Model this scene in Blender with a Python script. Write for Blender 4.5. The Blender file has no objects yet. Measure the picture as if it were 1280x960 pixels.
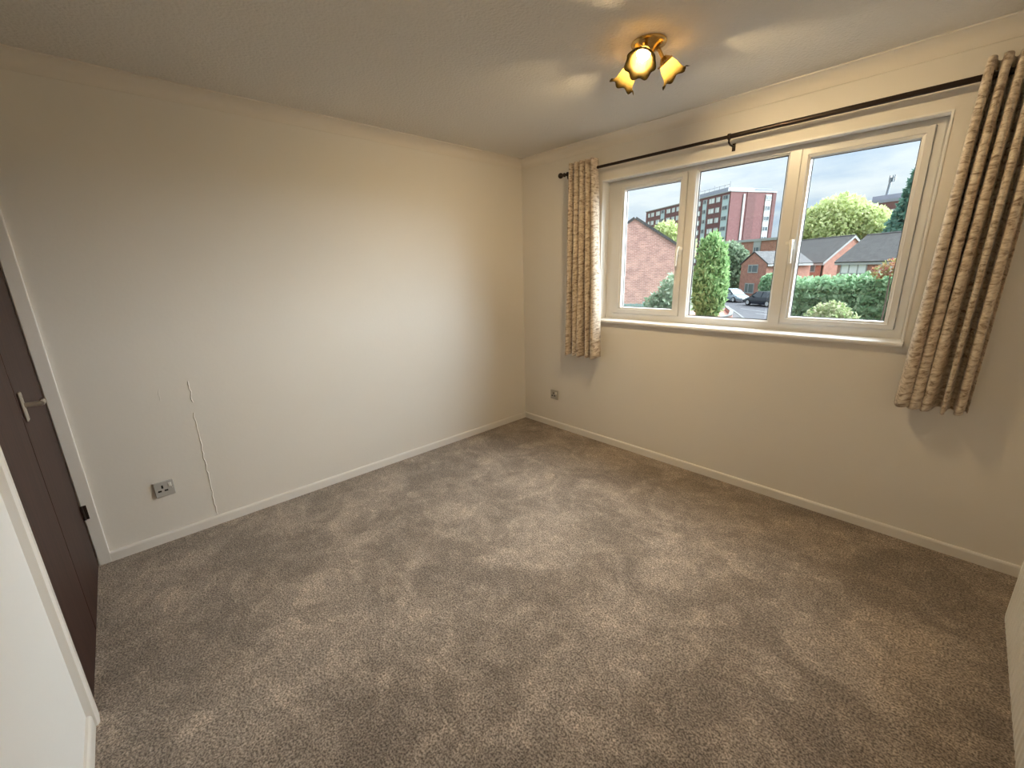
import bpy, bmesh, math, random
import numpy as np
from mathutils import Vector, Matrix

random.seed(7)
rng = np.random.default_rng(11)
PI = math.pi
scene = bpy.context.scene
COL = scene.collection

# ------------------------------------------------------------------ camera
cam_d = bpy.data.cameras.new('camera')
cam = bpy.data.objects.new('camera', cam_d)
COL.objects.link(cam)
cam_d.sensor_fit = 'HORIZONTAL'
cam_d.sensor_width = 36.0
cam_d.lens = 523.35 / 1280 * 36.0
cam_d.clip_start = 0.02
cam_d.clip_end = 1500
yaw, pitch, roll = math.radians(-47.2254), math.radians(-15.0965), math.radians(-1.4276)
fw = Vector((math.sin(yaw) * math.cos(pitch), math.cos(yaw) * math.cos(pitch), math.sin(pitch)))
rt = Vector((math.cos(yaw), -math.sin(yaw), 0))
up = rt.cross(fw)
r2 = rt * math.cos(roll) + up * math.sin(roll)
u2 = -rt * math.sin(roll) + up * math.cos(roll)
m = Matrix((r2, u2, -fw)).transposed().to_4x4()
m.translation = Vector((2.8373, -2.8009, 1.4190))
cam.matrix_world = m
scene.camera = cam

# ------------------------------------------------------------------ world: bright overcast sky
world = bpy.data.worlds.new('overcast_sky')
scene.world = world
world.use_nodes = True
nt = world.node_tree
nt.nodes.clear()
def wn(t, **kw):
    n = nt.nodes.new(t)
    for k, v in kw.items():
        setattr(n, k, v)
    return n
def wmath(op, a=None, b=None, clamp=False):
    n = wn('ShaderNodeMath', operation=op, use_clamp=clamp)
    for i, v in enumerate((a, b)):
        if v is None:
            continue
        if isinstance(v, (int, float)):
            n.inputs[i].default_value = v
        else:
            nt.links.new(v, n.inputs[i])
    return n.outputs[0]
SKY = 0.66            # radiance near the horizon
tc = wn('ShaderNodeTexCoord')
sep = wn('ShaderNodeSeparateXYZ')
nt.links.new(tc.outputs['Generated'], sep.inputs[0])
zpos = wmath('MAXIMUM', sep.outputs['Z'], 0.0)
den = wmath('ADD', zpos, 0.16)
cx_ = wmath('DIVIDE', sep.outputs['X'], den)
cy_ = wmath('DIVIDE', sep.outputs['Y'], den)
cmb = wn('ShaderNodeCombineXYZ')
nt.links.new(cx_, cmb.inputs[0]); nt.links.new(cy_, cmb.inputs[1])
noi = wn('ShaderNodeTexNoise')
noi.inputs['Scale'].default_value = 1.15
noi.inputs['Detail'].default_value = 7
noi.inputs['Roughness'].default_value = 0.55
nt.links.new(cmb.outputs[0], noi.inputs['Vector'])
ramp = wn('ShaderNodeValToRGB')
ramp.color_ramp.elements[0].position = 0.36
ramp.color_ramp.elements[0].color = (0.72, 0.93, 1.17, 1)
ramp.color_ramp.elements[1].position = 0.58
ramp.color_ramp.elements[1].color = (1.16, 1.27, 1.33, 1)
nt.links.new(noi.outputs['Fac'], ramp.inputs[0])
cie = wmath('MULTIPLY', wmath('ADD', wmath('MULTIPLY', zpos, 2.0), 1.0), SKY)
bg = wn('ShaderNodeBackground')
nt.links.new(ramp.outputs[0], bg.inputs['Color'])
nt.links.new(cie, bg.inputs['Strength'])
wo = wn('ShaderNodeOutputWorld')
nt.links.new(bg.outputs[0], wo.inputs[0])

# ------------------------------------------------------------------ very wide sun lamp, added for more daylight through the window
sun_d = bpy.data.lights.new('added_daylight', 'SUN')
sun_d.energy = 28.5
sun_d.angle = math.radians(86)
sun_d.color = (0.83, 0.925, 1.0)
sun = bpy.data.objects.new('added_daylight', sun_d)
COL.objects.link(sun)
sun_dir = Vector((-0.51, -0.60, -0.615)).normalized()       # direction the light travels
sun.rotation_euler = sun_dir.to_track_quat('-Z', 'Y').to_euler()
sun.location = (10, 25, 20)

# ------------------------------------------------------------------ colour management
scene.view_settings.view_transform = 'Standard'
scene.view_settings.look = 'None'
scene.view_settings.gamma = 1.0
scene.view_settings.use_curve_mapping = False
scene.view_settings.exposure = 0.0
try:
    scene.cycles.use_denoising = True
    scene.cycles.max_bounces = 10
    scene.cycles.diffuse_bounces = 6
    scene.cycles.transparent_max_bounces = 16
except Exception:
    pass

BULB = 2600.0          # bulb emission of the ceiling light

# ------------------------------------------------------------------ materials
MATS = {}
def nodes_of(name):
    mt = bpy.data.materials.new(name)
    mt.use_nodes = True
    n = mt.node_tree
    b = n.nodes['Principled BSDF']
    MATS[name] = mt
    return mt, n, b
def lk(n, a, b):
    n.links.new(a, b)
def simple(name, col, rough=0.6, metal=0.0, spec=0.35, noise=None, bump=None, vec='Object', scale=None):
    """noise=(scale, colour2, detail); bump=(scale, strength, distance)"""
    mt, n, b = nodes_of(name)
    b.inputs['Roughness'].default_value = rough
    b.inputs['Metallic'].default_value = metal
    b.inputs['Specular IOR Level'].default_value = spec
    b.inputs['Base Color'].default_value = (*col, 1)
    t = n.nodes.new('ShaderNodeTexCoord')
    src = t.outputs[vec]
    if scale:
        mp = n.nodes.new('ShaderNodeMapping')
        mp.inputs['Scale'].default_value = scale
        lk(n, src, mp.inputs[0]); src = mp.outputs[0]
    if noise:
        x = n.nodes.new('ShaderNodeTexNoise')
        x.inputs['Scale'].default_value = noise[0]
        x.inputs['Detail'].default_value = noise[2] if len(noise) > 2 else 4
        lk(n, src, x.inputs['Vector'])
        r = n.nodes.new('ShaderNodeValToRGB')
        r.color_ramp.elements[0].position = 0.35
        r.color_ramp.elements[1].position = 0.65
        r.color_ramp.elements[0].color = (*col, 1)
        r.color_ramp.elements[1].color = (*noise[1], 1)
        lk(n, x.outputs['Fac'], r.inputs[0])
        lk(n, r.outputs[0], b.inputs['Base Color'])
    if bump:
        x = n.nodes.new('ShaderNodeTexNoise')
        x.inputs['Scale'].default_value = bump[0]
        x.inputs['Detail'].default_value = 3
        lk(n, src, x.inputs['Vector'])
        bp = n.nodes.new('ShaderNodeBump')
        bp.inputs['Strength'].default_value = bump[1]
        bp.inputs['Distance'].default_value = bump[2]
        lk(n, x.outputs['Fac'], bp.inputs['Height'])
        lk(n, bp.outputs[0], b.inputs['Normal'])
    return mt

simple('wall_paint', (0.80, 0.765, 0.71), 0.75, spec=0.2, noise=(1.3, (0.785, 0.75, 0.695)), bump=(55, 0.10, 0.004))
simple('white_wall_paint', (0.82, 0.815, 0.80), 0.75, spec=0.2, bump=(160, 0.15, 0.002))
simple('cove_paint', (0.78, 0.735, 0.67), 0.7, spec=0.2)
simple('gloss_white', (0.80, 0.77, 0.73), 0.35, spec=0.45, bump=(30, 0.04, 0.003))
simple('upvc', (0.68, 0.665, 0.64), 0.33, spec=0.45)
simple('lining_white', (0.83, 0.825, 0.815), 0.4, spec=0.4)
simple('gasket', (0.03, 0.03, 0.03), 0.6)
simple('plastic_grey', (0.47, 0.455, 0.43), 0.4, spec=0.4)
simple('plastic_white', (0.80, 0.78, 0.73), 0.35, spec=0.45)
simple('black_hole', (0.012, 0.011, 0.01), 0.7)
simple('pole_bronze', (0.036, 0.024, 0.017), 0.38, metal=0.65, spec=0.5)
simple('brass', (0.62, 0.42, 0.16), 0.25, metal=1.0)
simple('chrome_satin', (0.60, 0.57, 0.52), 0.32, metal=0.9)
simple('dark_iron', (0.030, 0.020, 0.016), 0.5, metal=0.4)
simple('radiator_white', (0.76, 0.735, 0.69), 0.3, spec=0.45)
simple('seam_paint', (0.82, 0.79, 0.74), 0.7)

def carpet_mat():
    mt, n, b = nodes_of('carpet')
    b.inputs['Roughness'].default_value = 0.95
    b.inputs['Specular IOR Level'].default_value = 0.05
    b.inputs['Sheen Weight'].default_value = 0.25
    b.inputs['Sheen Roughness'].default_value = 0.6
    t = n.nodes.new('ShaderNodeTexCoord')
    def noise(s, d, r=0.5, dist=0.0):
        x = n.nodes.new('ShaderNodeTexNoise')
        x.inputs['Scale'].default_value = s; x.inputs['Detail'].default_value = d
        x.inputs['Roughness'].default_value = r; x.inputs['Distortion'].default_value = dist
        lk(n, t.outputs['Object'], x.inputs['Vector'])
        return x.outputs['Fac']
    def ramp(src, p0, c0, p1, c1):
        r = n.nodes.new('ShaderNodeValToRGB')
        r.color_ramp.elements[0].position = p0; r.color_ramp.elements[1].position = p1
        r.color_ramp.elements[0].color = (*c0, 1); r.color_ramp.elements[1].color = (*c1, 1)
        lk(n, src, r.inputs[0]); return r.outputs[0]
    def mul(a, c):
        x = n.nodes.new('ShaderNodeMix'); x.data_type = 'RGBA'; x.blend_type = 'MULTIPLY'
        x.inputs['Factor'].default_value = 1
        lk(n, a, x.inputs['A']); lk(n, c, x.inputs['B']); return x.outputs['Result']
    fleck = ramp(noise(150, 3, 0.7), 0.38, (0.128, 0.095, 0.074), 0.62, (0.62, 0.515, 0.425))
    tone = ramp(noise(60, 2), 0.3, (0.80, 0.79, 0.78), 0.7, (1.12, 1.12, 1.12))
    nap = ramp(noise(2.6, 5, 0.6, 0.6), 0.44, (0.74, 0.73, 0.72), 0.60, (1.08, 1.08, 1.08))
    nap2 = ramp(noise(7.5, 3, 0.5, 1.2), 0.50, (0.93, 0.93, 0.93), 0.62, (1.12, 1.12, 1.11))
    nap3 = ramp(noise(4.2, 4, 0.6, 2.2), 0.485, (0.90, 0.90, 0.90), 0.525, (1.05, 1.05, 1.05))
    scuff = ramp(noise(11.0, 2, 0.5, 2.5), 0.62, (1.0, 1.0, 1.0), 0.68, (1.22, 1.21, 1.20))
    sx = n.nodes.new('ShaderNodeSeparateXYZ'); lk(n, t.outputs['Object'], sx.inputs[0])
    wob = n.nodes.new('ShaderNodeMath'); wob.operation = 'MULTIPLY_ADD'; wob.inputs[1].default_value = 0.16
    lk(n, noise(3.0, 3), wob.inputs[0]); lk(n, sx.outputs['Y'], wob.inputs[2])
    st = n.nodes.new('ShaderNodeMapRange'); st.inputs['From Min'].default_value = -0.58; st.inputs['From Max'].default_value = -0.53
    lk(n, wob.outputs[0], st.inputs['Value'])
    stripe = ramp(st.outputs[0], 0.0, (1.0, 1.0, 1.0), 1.0, (0.86, 0.85, 0.84))     # slightly darker band along the window wall, wavy edge
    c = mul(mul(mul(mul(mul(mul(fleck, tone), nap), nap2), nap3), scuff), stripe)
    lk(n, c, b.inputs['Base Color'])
    bp = n.nodes.new('ShaderNodeBump'); bp.inputs['Strength'].default_value = 0.9; bp.inputs['Distance'].default_value = 0.006
    lk(n, noise(150, 3, 0.7), bp.inputs['Height']); lk(n, bp.outputs[0], b.inputs['Normal'])
    return mt
carpet_mat()

def ceiling_mat():
    mt, n, b = nodes_of('textured_ceiling')
    b.inputs['Base Color'].default_value = (0.70, 0.675, 0.635, 1)
    b.inputs['Roughness'].default_value = 0.75
    b.inputs['Specular IOR Level'].default_value = 0.25
    t = n.nodes.new('ShaderNodeTexCoord')
    v = n.nodes.new('ShaderNodeTexVoronoi'); v.feature = 'SMOOTH_F1'
    v.inputs['Scale'].default_value = 75; v.inputs['Randomness'].default_value = 1
    x = n.nodes.new('ShaderNodeTexNoise'); x.inputs['Scale'].default_value = 95; x.inputs['Detail'].default_value = 3
    lk(n, t.outputs['Object'], v.inputs['Vector']); lk(n, t.outputs['Object'], x.inputs['Vector'])
    a = n.nodes.new('ShaderNodeMath'); a.operation = 'SUBTRACT'
    lk(n, x.outputs['Fac'], a.inputs[0]); lk(n, v.outputs['Distance'], a.inputs[1])
    bp = n.nodes.new('ShaderNodeBump'); bp.inputs['Strength'].default_value = 0.45; bp.inputs['Distance'].default_value = 0.006
    lk(n, a.outputs[0], bp.inputs['Height']); lk(n, bp.outputs[0], b.inputs['Normal'])
ceiling_mat()

def wood_mat(name, c0, c1, scale=(1, 1, 1)):
    mt, n, b = nodes_of(name)
    b.inputs['Roughness'].default_value = 0.5
    b.inputs['Specular IOR Level'].default_value = 0.22
    t = n.nodes.new('ShaderNodeTexCoord'); mp = n.nodes.new('ShaderNodeMapping')
    mp.inputs['Scale'].default_value = scale
    lk(n, t.outputs['Object'], mp.inputs[0])
    x = n.nodes.new('ShaderNodeTexNoise'); x.inputs['Scale'].default_value = 6; x.inputs['Detail'].default_value = 8
    x.inputs['Distortion'].default_value = 0.4
    lk(n, mp.outputs[0], x.inputs['Vector'])
    r = n.nodes.new('ShaderNodeValToRGB')
    r.color_ramp.elements[0].position = 0.3; r.color_ramp.elements[1].position = 0.7
    r.color_ramp.elements[0].color = (*c0, 1); r.color_ramp.elements[1].color = (*c1, 1)
    lk(n, x.outputs['Fac'], r.inputs[0]); lk(n, r.outputs[0], b.inputs['Base Color'])
wood_mat('dark_wood', (0.026, 0.0105, 0.0080), (0.056, 0.024, 0.018), (9, 9, 0.5))

def curtain_mat():
    mt, n, b = nodes_of('curtain_fabric')
    b.inputs['Roughness'].default_value = 0.7
    b.inputs['Specular IOR Level'].default_value = 0.25
    b.inputs['Sheen Weight'].default_value = 0.3
    t = n.nodes.new('ShaderNodeTexCoord'); mp = n.nodes.new('ShaderNodeMapping')
    mp.inputs['Scale'].default_value = (1.0, 2.4, 1.0)
    lk(n, t.outputs['UV'], mp.inputs[0])
    x = n.nodes.new('ShaderNodeTexNoise'); x.inputs['Scale'].default_value = 24; x.inputs['Detail'].default_value = 5
    x.inputs['Roughness'].default_value = 0.7; x.inputs['Distortion'].default_value = 0.7
    lk(n, mp.outputs[0], x.inputs['Vector'])
    r = n.nodes.new('ShaderNodeValToRGB')
    e = r.color_ramp.elements
    e[0].position = 0.36; e[0].color = (0.235, 0.165, 0.112, 1)
    e[1].position = 0.60; e[1].color = (0.74, 0.645, 0.53, 1)
    k = e.new(0.47); k.color = (0.54, 0.44, 0.34, 1)
    lk(n, x.outputs['Fac'], r.inputs[0]); lk(n, r.outputs[0], b.inputs['Base Color'])
    bp = n.nodes.new('ShaderNodeBump'); bp.inputs['Strength'].default_value = 0.25; bp.inputs['Distance'].default_value = 0.003
    lk(n, x.outputs['Fac'], bp.inputs['Height']); lk(n, bp.outputs[0], b.inputs['Normal'])
curtain_mat()
simple('curtain_lining', (0.72, 0.67, 0.58), 0.8)

def glass_mat():
    mt, n, b = nodes_of('window_glass')
    n.nodes.remove(b)
    out = n.nodes['Material Output']
    tr = n.nodes.new('ShaderNodeBsdfTransparent'); tr.inputs[0].default_value = (0.97, 0.985, 0.98, 1)
    gl = n.nodes.new('ShaderNodeBsdfGlossy'); gl.inputs['Roughness'].default_value = 0.0
    fr = n.nodes.new('ShaderNodeFresnel')
    ge = n.nodes.new('ShaderNodeNewGeometry'); mr = n.nodes.new('ShaderNodeMapRange')   # same reflectance from both faces of the thin pane
    mr.inputs['To Min'].default_value = 1.45; mr.inputs['To Max'].default_value = 1 / 1.45
    lk(n, ge.outputs['Backfacing'], mr.inputs['Value']); lk(n, mr.outputs[0], fr.inputs['IOR'])
    mx = n.nodes.new('ShaderNodeMixShader')
    lk(n, fr.outputs[0], mx.inputs[0]); lk(n, tr.outputs[0], mx.inputs[1]); lk(n, gl.outputs[0], mx.inputs[2])
    lk(n, mx.outputs[0], out.inputs[0])
glass_mat()

def shade_mat():
    mt, n, b = nodes_of('amber_frosted_glass')
    n.nodes.remove(b)
    out = n.nodes['Material Output']
    df = n.nodes.new('ShaderNodeBsdfDiffuse'); df.inputs[0].default_value = (0.0105, 0.0072, 0.0022, 1)
    tl = n.nodes.new('ShaderNodeBsdfTranslucent'); tl.inputs[0].default_value = (0.0115, 0.0075, 0.0022, 1)
    gl = n.nodes.new('ShaderNodeBsdfGlossy'); gl.inputs['Roughness'].default_value = 0.15
    m1 = n.nodes.new('ShaderNodeMixShader'); m1.inputs[0].default_value = 0.38
    m2 = n.nodes.new('ShaderNodeMixShader'); m2.inputs[0].default_value = 0.0004
    lk(n, df.outputs[0], m1.inputs[1]); lk(n, tl.outputs[0], m1.inputs[2])
    lk(n, m1.outputs[0], m2.inputs[1]); lk(n, gl.outputs[0], m2.inputs[2]); lk(n, m2.outputs[0], out.inputs[0])
shade_mat()

def emit(name, col, s):
    mt, n, b = nodes_of(name)
    b.inputs['Base Color'].default_value = (*col, 1)
    b.inputs['Emission Color'].default_value = (*col, 1)
    b.inputs['Emission Strength'].default_value = s
emit('bulb_glow', (1.0, 0.745, 0.41), BULB)

def brick_mat(name, c1, c2, mortar, w=0.225, h=0.075, scale=1.0):
    mt, n, b = nodes_of(name)
    b.inputs['Roughness'].default_value = 0.9
    b.inputs['Specular IOR Level'].default_value = 0.1
    t = n.nodes.new('ShaderNodeTexCoord')
    x = n.nodes.new('ShaderNodeTexBrick')
    x.inputs['Color1'].default_value = (*c1, 1); x.inputs['Color2'].default_value = (*c2, 1)
    x.inputs['Mortar'].default_value = (*mortar, 1)
    x.inputs['Scale'].default_value = scale
    x.inputs['Brick Width'].default_value = w; x.inputs['Row Height'].default_value = h
    x.inputs['Mortar Size'].default_value = 0.010
    lk(n, t.outputs['UV'], x.inputs['Vector'])
    y = n.nodes.new('ShaderNodeTexNoise'); y.inputs['Scale'].default_value = 2.2; y.inputs['Detail'].default_value = 5
    lk(n, t.outputs['UV'], y.inputs['Vector'])
    mx = n.nodes.new('ShaderNodeMix'); mx.data_type = 'RGBA'; mx.blend_type = 'MULTIPLY'; mx.inputs['Factor'].default_value = 0.6
    r = n.nodes.new('ShaderNodeValToRGB')
    r.color_ramp.elements[0].position = 0.35; r.color_ramp.elements[1].position = 0.65
    r.color_ramp.elements[0].color = (0.72, 0.70, 0.70, 1); r.color_ramp.elements[1].color = (1.1, 1.08, 1.05, 1)
    lk(n, y.outputs['Fac'], r.inputs[0]); lk(n, x.outputs['Color'], mx.inputs['A']); lk(n, r.outputs[0], mx.inputs['B'])
    lk(n, mx.outputs['Result'], b.inputs['Base Color'])
brick_mat('brick_pink', (0.68, 0.37, 0.31), (0.46, 0.235, 0.20), (0.70, 0.50, 0.44))
brick_mat('brick_house', (0.491, 0.200, 0.149), (0.381, 0.154, 0.118), (0.437, 0.323, 0.277))
brick_mat('brick_tower', (0.220, 0.099, 0.099), (0.193, 0.086, 0.087), (0.220, 0.145, 0.147))
brick_mat('brick_tower_dark', (0.177, 0.081, 0.081), (0.155, 0.073, 0.073), (0.189, 0.135, 0.135))
brick_mat('roof_slate', (0.123, 0.120, 0.120), (0.101, 0.097, 0.099), (0.068, 0.067, 0.067), w=0.33, h=0.34)
simple('facade_white', (0.375, 0.375, 0.375), 0.6)
simple('facade_pale_blue', (0.486, 0.581, 0.608), 0.5)
simple('house_glass', (0.10, 0.12, 0.14), 0.08, spec=0.6)
simple('curtained_glass', (0.80, 0.80, 0.80), 0.25, spec=0.5)
simple('roof_grey_metal', (0.30, 0.31, 0.36), 0.6)
simple('tarmac', (0.048, 0.046, 0.053), 0.9, noise=(1.2, (0.059, 0.056, 0.062)))
simple('pavement', (0.066, 0.064, 0.066), 0.9, noise=(2.0, (0.074, 0.071, 0.075)))
simple('kerb_stone', (0.146, 0.144, 0.139), 0.85)
simple('paving', (0.055, 0.053, 0.05), 0.9, noise=(1.5, (0.065, 0.062, 0.058)))
simple('road_paint', (0.144, 0.144, 0.144), 0.8)
simple('lawn', (0.070, 0.091, 0.043), 0.95, noise=(0.8, (0.112, 0.125, 0.068)))
simple('fence_teal', (0.204, 0.324, 0.300), 0.85, noise=(9, (0.288, 0.408, 0.372)))
simple('bark', (0.13, 0.095, 0.07), 0.95, noise=(8, (0.20, 0.15, 0.12)))
simple('car_silver', (0.328, 0.390, 0.437), 0.25, metal=0.4, spec=0.6)
simple('car_black', (0.022, 0.028, 0.040), 0.18, spec=0.6)
simple('tyre', (0.018, 0.018, 0.018), 0.8)
simple('alloy', (0.62, 0.63, 0.65), 0.3, metal=0.7)
simple('car_glass', (0.05, 0.065, 0.08), 0.05, spec=0.7)
simple('head_lamp', (0.75, 0.77, 0.80), 0.1, spec=0.7)
simple('number_plate', (0.80, 0.80, 0.78), 0.5)
simple('mast_grey', (0.22, 0.24, 0.27), 0.5, metal=0.3)

def leaf_mat(name, cols, rough=0.7):
    mt, n, b = nodes_of(name)
    b.inputs['Roughness'].default_value = rough
    b.inputs['Specular IOR Level'].default_value = 0.2
    g = n.nodes.new('ShaderNodeNewGeometry')
    r = n.nodes.new('ShaderNodeValToRGB')
    e = r.color_ramp.elements
    e[0].position = 0.0; e[0].color = (*cols[0], 1)
    e[1].position = 1.0; e[1].color = (*cols[-1], 1)
    for i, c in enumerate(cols[1:-1]):
        k = e.new((i + 1) / (len(cols) - 1)); k.color = (*c, 1)
    lk(n, g.outputs['Random Per Island'], r.inputs[0]); lk(n, r.outputs[0], b.inputs['Base Color'])
    tl = n.nodes.new('ShaderNodeBsdfTranslucent'); lk(n, r.outputs[0], tl.inputs[0])
    mx = n.nodes.new('ShaderNodeMixShader'); mx.inputs[0].default_value = 0.35
    lk(n, b.outputs[0], mx.inputs[1]); lk(n, tl.outputs[0], mx.inputs[2])
    lk(n, mx.outputs[0], n.nodes['Material Output'].inputs[0])
leaf_mat('leaf_conifer', [(0.14, 0.25, 0.10), (0.28, 0.43, 0.18), (0.42, 0.57, 0.27), (0.22, 0.36, 0.14)])
leaf_mat('leaf_hedge', [(0.15, 0.26, 0.14), (0.29, 0.46, 0.26), (0.42, 0.58, 0.37), (0.20, 0.35, 0.19)])
leaf_mat('leaf_lime', [(0.36, 0.43, 0.18), (0.54, 0.60, 0.28), (0.62, 0.65, 0.36), (0.42, 0.49, 0.21)])
leaf_mat('leaf_variegated', [(0.166, 0.265, 0.140), (0.347, 0.430, 0.298), (0.513, 0.564, 0.430), (0.232, 0.331, 0.199)])
leaf_mat('leaf_cream_green', [(0.259, 0.346, 0.130), (0.403, 0.418, 0.245), (0.475, 0.446, 0.302), (0.216, 0.331, 0.115)])
leaf_mat('leaf_greygreen', [(0.141, 0.202, 0.132), (0.242, 0.322, 0.202), (0.322, 0.384, 0.262), (0.182, 0.252, 0.171)])
leaf_mat('leaf_bluedark', [(0.080, 0.184, 0.150), (0.138, 0.277, 0.219), (0.208, 0.368, 0.288), (0.104, 0.230, 0.184)])
leaf_mat('leaf_red', [(0.396, 0.115, 0.101), (0.446, 0.245, 0.130), (0.288, 0.331, 0.115), (0.432, 0.158, 0.144)])

# ------------------------------------------------------------------ mesh helpers
class MB:
    def __init__(s):
        s.v = []; s.f = []
    def add(s, vs, fs):
        o = len(s.v)
        s.v += [tuple(p) for p in vs]
        s.f += [tuple(i + o for i in f) for f in fs]
        return s
    def box(s, x0, x1, y0, y1, z0, z1):
        vs = [(x, y, z) for x in (x0, x1) for y in (y0, y1) for z in (z0, z1)]
        return s.add(vs, [(0, 1, 3, 2), (4, 6, 7, 5), (0, 4, 5, 1), (2, 3, 7, 6), (0, 2, 6, 4), (1, 5, 7, 3)])
    def obox(s, o, ax, ay, az):
        """box from corner o along three edge vectors"""
        o, ax, ay, az = map(Vector, (o, ax, ay, az))
        vs = [o + ax * i + ay * j + az * k for i in (0, 1) for j in (0, 1) for k in (0, 1)]
        return s.add(vs, [(0, 1, 3, 2), (4, 6, 7, 5), (0, 4, 5, 1), (2, 3, 7, 6), (0, 2, 6, 4), (1, 5, 7, 3)])
    def tube(s, pts, rad, n=12, caps=True):
        pts = [Vector(p) for p in pts]
        rads = rad if isinstance(rad, (list, tuple)) else [rad] * len(pts)
        prev = None; rings = []
        for i, p in enumerate(pts):
            d = (pts[min(i + 1, len(pts) - 1)] - pts[max(i - 1, 0)]).normalized()
            if prev is None:
                a = Vector((0, 0, 1)) if abs(d.z) < 0.9 else Vector((1, 0, 0))
                u = d.cross(a).normalized()
            else:
                u = (prev - d * prev.dot(d)).normalized()
            prev = u; w = d.cross(u)
            rings.append([p + (u * math.cos(2 * PI * k / n) + w * math.sin(2 * PI * k / n)) * rads[i] for k in range(n)])
        vs = [q for r in rings for q in r]
        fs = []
        for i in range(len(pts) - 1):
            for k in range(n):
                a = i * n + k; b = i * n + (k + 1) % n
                fs.append((a, b, b + n, a + n))
        if caps:
            fs.append(tuple(range(n - 1, -1, -1)))
            fs.append(tuple((len(pts) - 1) * n + k for k in range(n)))
        return s.add(vs, fs)
    def lathe(s, prof, o, axis, n=24, rim=None, close=False):
        """prof: [(dist along axis, radius)], rim(i, angle)-> (radius factor, axial offset)"""
        o = Vector(o); d = Vector(axis).normalized()
        a = Vector((0, 0, 1)) if abs(d.z) < 0.9 else Vector((1, 0, 0))
        u = d.cross(a).normalized(); w = d.cross(u)
        vs = []; fs = []
        for i, (t, r) in enumerate(prof):
            for k in range(n):
                an = 2 * PI * k / n
                rf, ao = rim(i, an) if rim else (1, 0)
                vs.append(o + d * (t + ao) + (u * math.cos(an) + w * math.sin(an)) * (r * rf))
        for i in range(len(prof) - 1):
            for k in range(n):
                p = i * n + k; q = i * n + (k + 1) % n
                fs.append((p, q, q + n, p + n))
        if close:
            fs.append(tuple(range(n - 1, -1, -1)))
            fs.append(tuple((len(prof) - 1) * n + k for k in range(n)))
        return s.add(vs, fs)
    def extrude(s, poly, vec):
        """poly: 3D loop, extruded by vec"""
        vec = Vector(vec); n = len(poly)
        a = [Vector(p) for p in poly]; b = [p + vec for p in a]
        fs = [tuple(range(n - 1, -1, -1)), tuple(range(n, 2 * n))]
        fs += [(i, (i + 1) % n, (i + 1) % n + n, i + n) for i in range(n)]
        return s.add(a + b, fs)
    def ring_frame(s, outer, prof):
        """mitred rectangular frame in the XZ plane; outer=(x0,x1,z0,z1), prof=[(inset, y)...] closed loop.
        inset may be a 4-tuple (left,right,bottom,top)"""
        x0, x1, z0, z1 = outer; n = len(prof); vs = []
        for corner in range(4):
            for ins, y in prof:
                l, r, b, t = ins if isinstance(ins, tuple) else (ins,) * 4
                X0, X1, Z0, Z1 = x0 + l, x1 - r, z0 + b, z1 - t
                vs.append([(X0, y, Z0), (X1, y, Z0), (X1, y, Z1), (X0, y, Z1)][corner])
        fs = []
        for c in range(4):
            d = (c + 1) % 4
            for i in range(n):
                j = (i + 1) % n
                fs.append((c * n + i, d * n + i, d * n + j, c * n + j))
        return s.add(vs, fs)
    def mesh(s, name, mat, smooth=False):
        me = bpy.data.meshes.new(name)
        me.from_pydata(s.v, [], s.f)
        bm = bmesh.new(); bm.from_mesh(me)
        bmesh.ops.recalc_face_normals(bm, faces=bm.faces)
        uv = bm.loops.layers.uv.new('UVMap')
        for f in bm.faces:
            f.smooth = smooth
            nn = f.normal
            if abs(nn.z) > 0.97:
                t = Vector((1, 0, 0)); w = Vector((0, 1, 0))
            else:
                t = Vector((-nn.y, nn.x, 0)).normalized(); w = nn.cross(t)
                if w.z < 0: w = -w
            for l in f.loops:
                l[uv].uv = (l.vert.co.dot(t), l.vert.co.dot(w))
        bm.to_mesh(me); bm.free()
        if mat: me.materials.append(MATS[mat])
        return me
    def build(s, name, mat, parent=None, smooth=False, bevel=None, loc=None):
        me = s.mesh(name, mat, smooth)
        return place(name, me, parent, bevel=bevel, loc=loc)

def place(name, me, parent=None, bevel=None, loc=None, rot=None):
    o = bpy.data.objects.new(name, me)
    COL.objects.link(o)
    if parent: o.parent = parent
    if loc is not None: o.location = loc
    if rot is not None: o.rotation_euler = rot
    if bevel:
        md = o.modifiers.new('bevel', 'BEVEL')
        md.width = bevel; md.segments = 2; md.limit_method = 'ANGLE'; md.angle_limit = math.radians(40)
    return o
def autosmooth(o, ang=35):
    o.data.shade_smooth() if hasattr(o.data, 'shade_smooth') else None
    try:
        o.data.set_sharp_from_angle(angle=math.radians(ang))
    except Exception:
        pass
    return o
def empty(name, loc=(0, 0, 0), rz=0.0):
    o = bpy.data.objects.new(name, None)
    COL.objects.link(o); o.location = loc; o.rotation_euler = (0, 0, rz)
    o.empty_display_size = 0.1
    return o
def tag(o, label, cat, group=None):
    o['label'] = label; o['category'] = cat
    if group: o['group'] = group
    return o
def struct(o, label=None, cat=None):
    o['kind'] = 'structure'
    if label: o['label'] = label
    if cat: o['category'] = cat
    return o

# ================================================================== ROOM SHELL
W = 3.24            # right wall
L = 3.13            # depth of the room to the door wall
H = 2.326           # ceiling
ZC = 2.26           # foot of the coving
WX0, WX1, WZ0, WZ1 = 0.847, 2.656, 1.015, 2.045     # window opening
TH = 0.165

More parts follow.
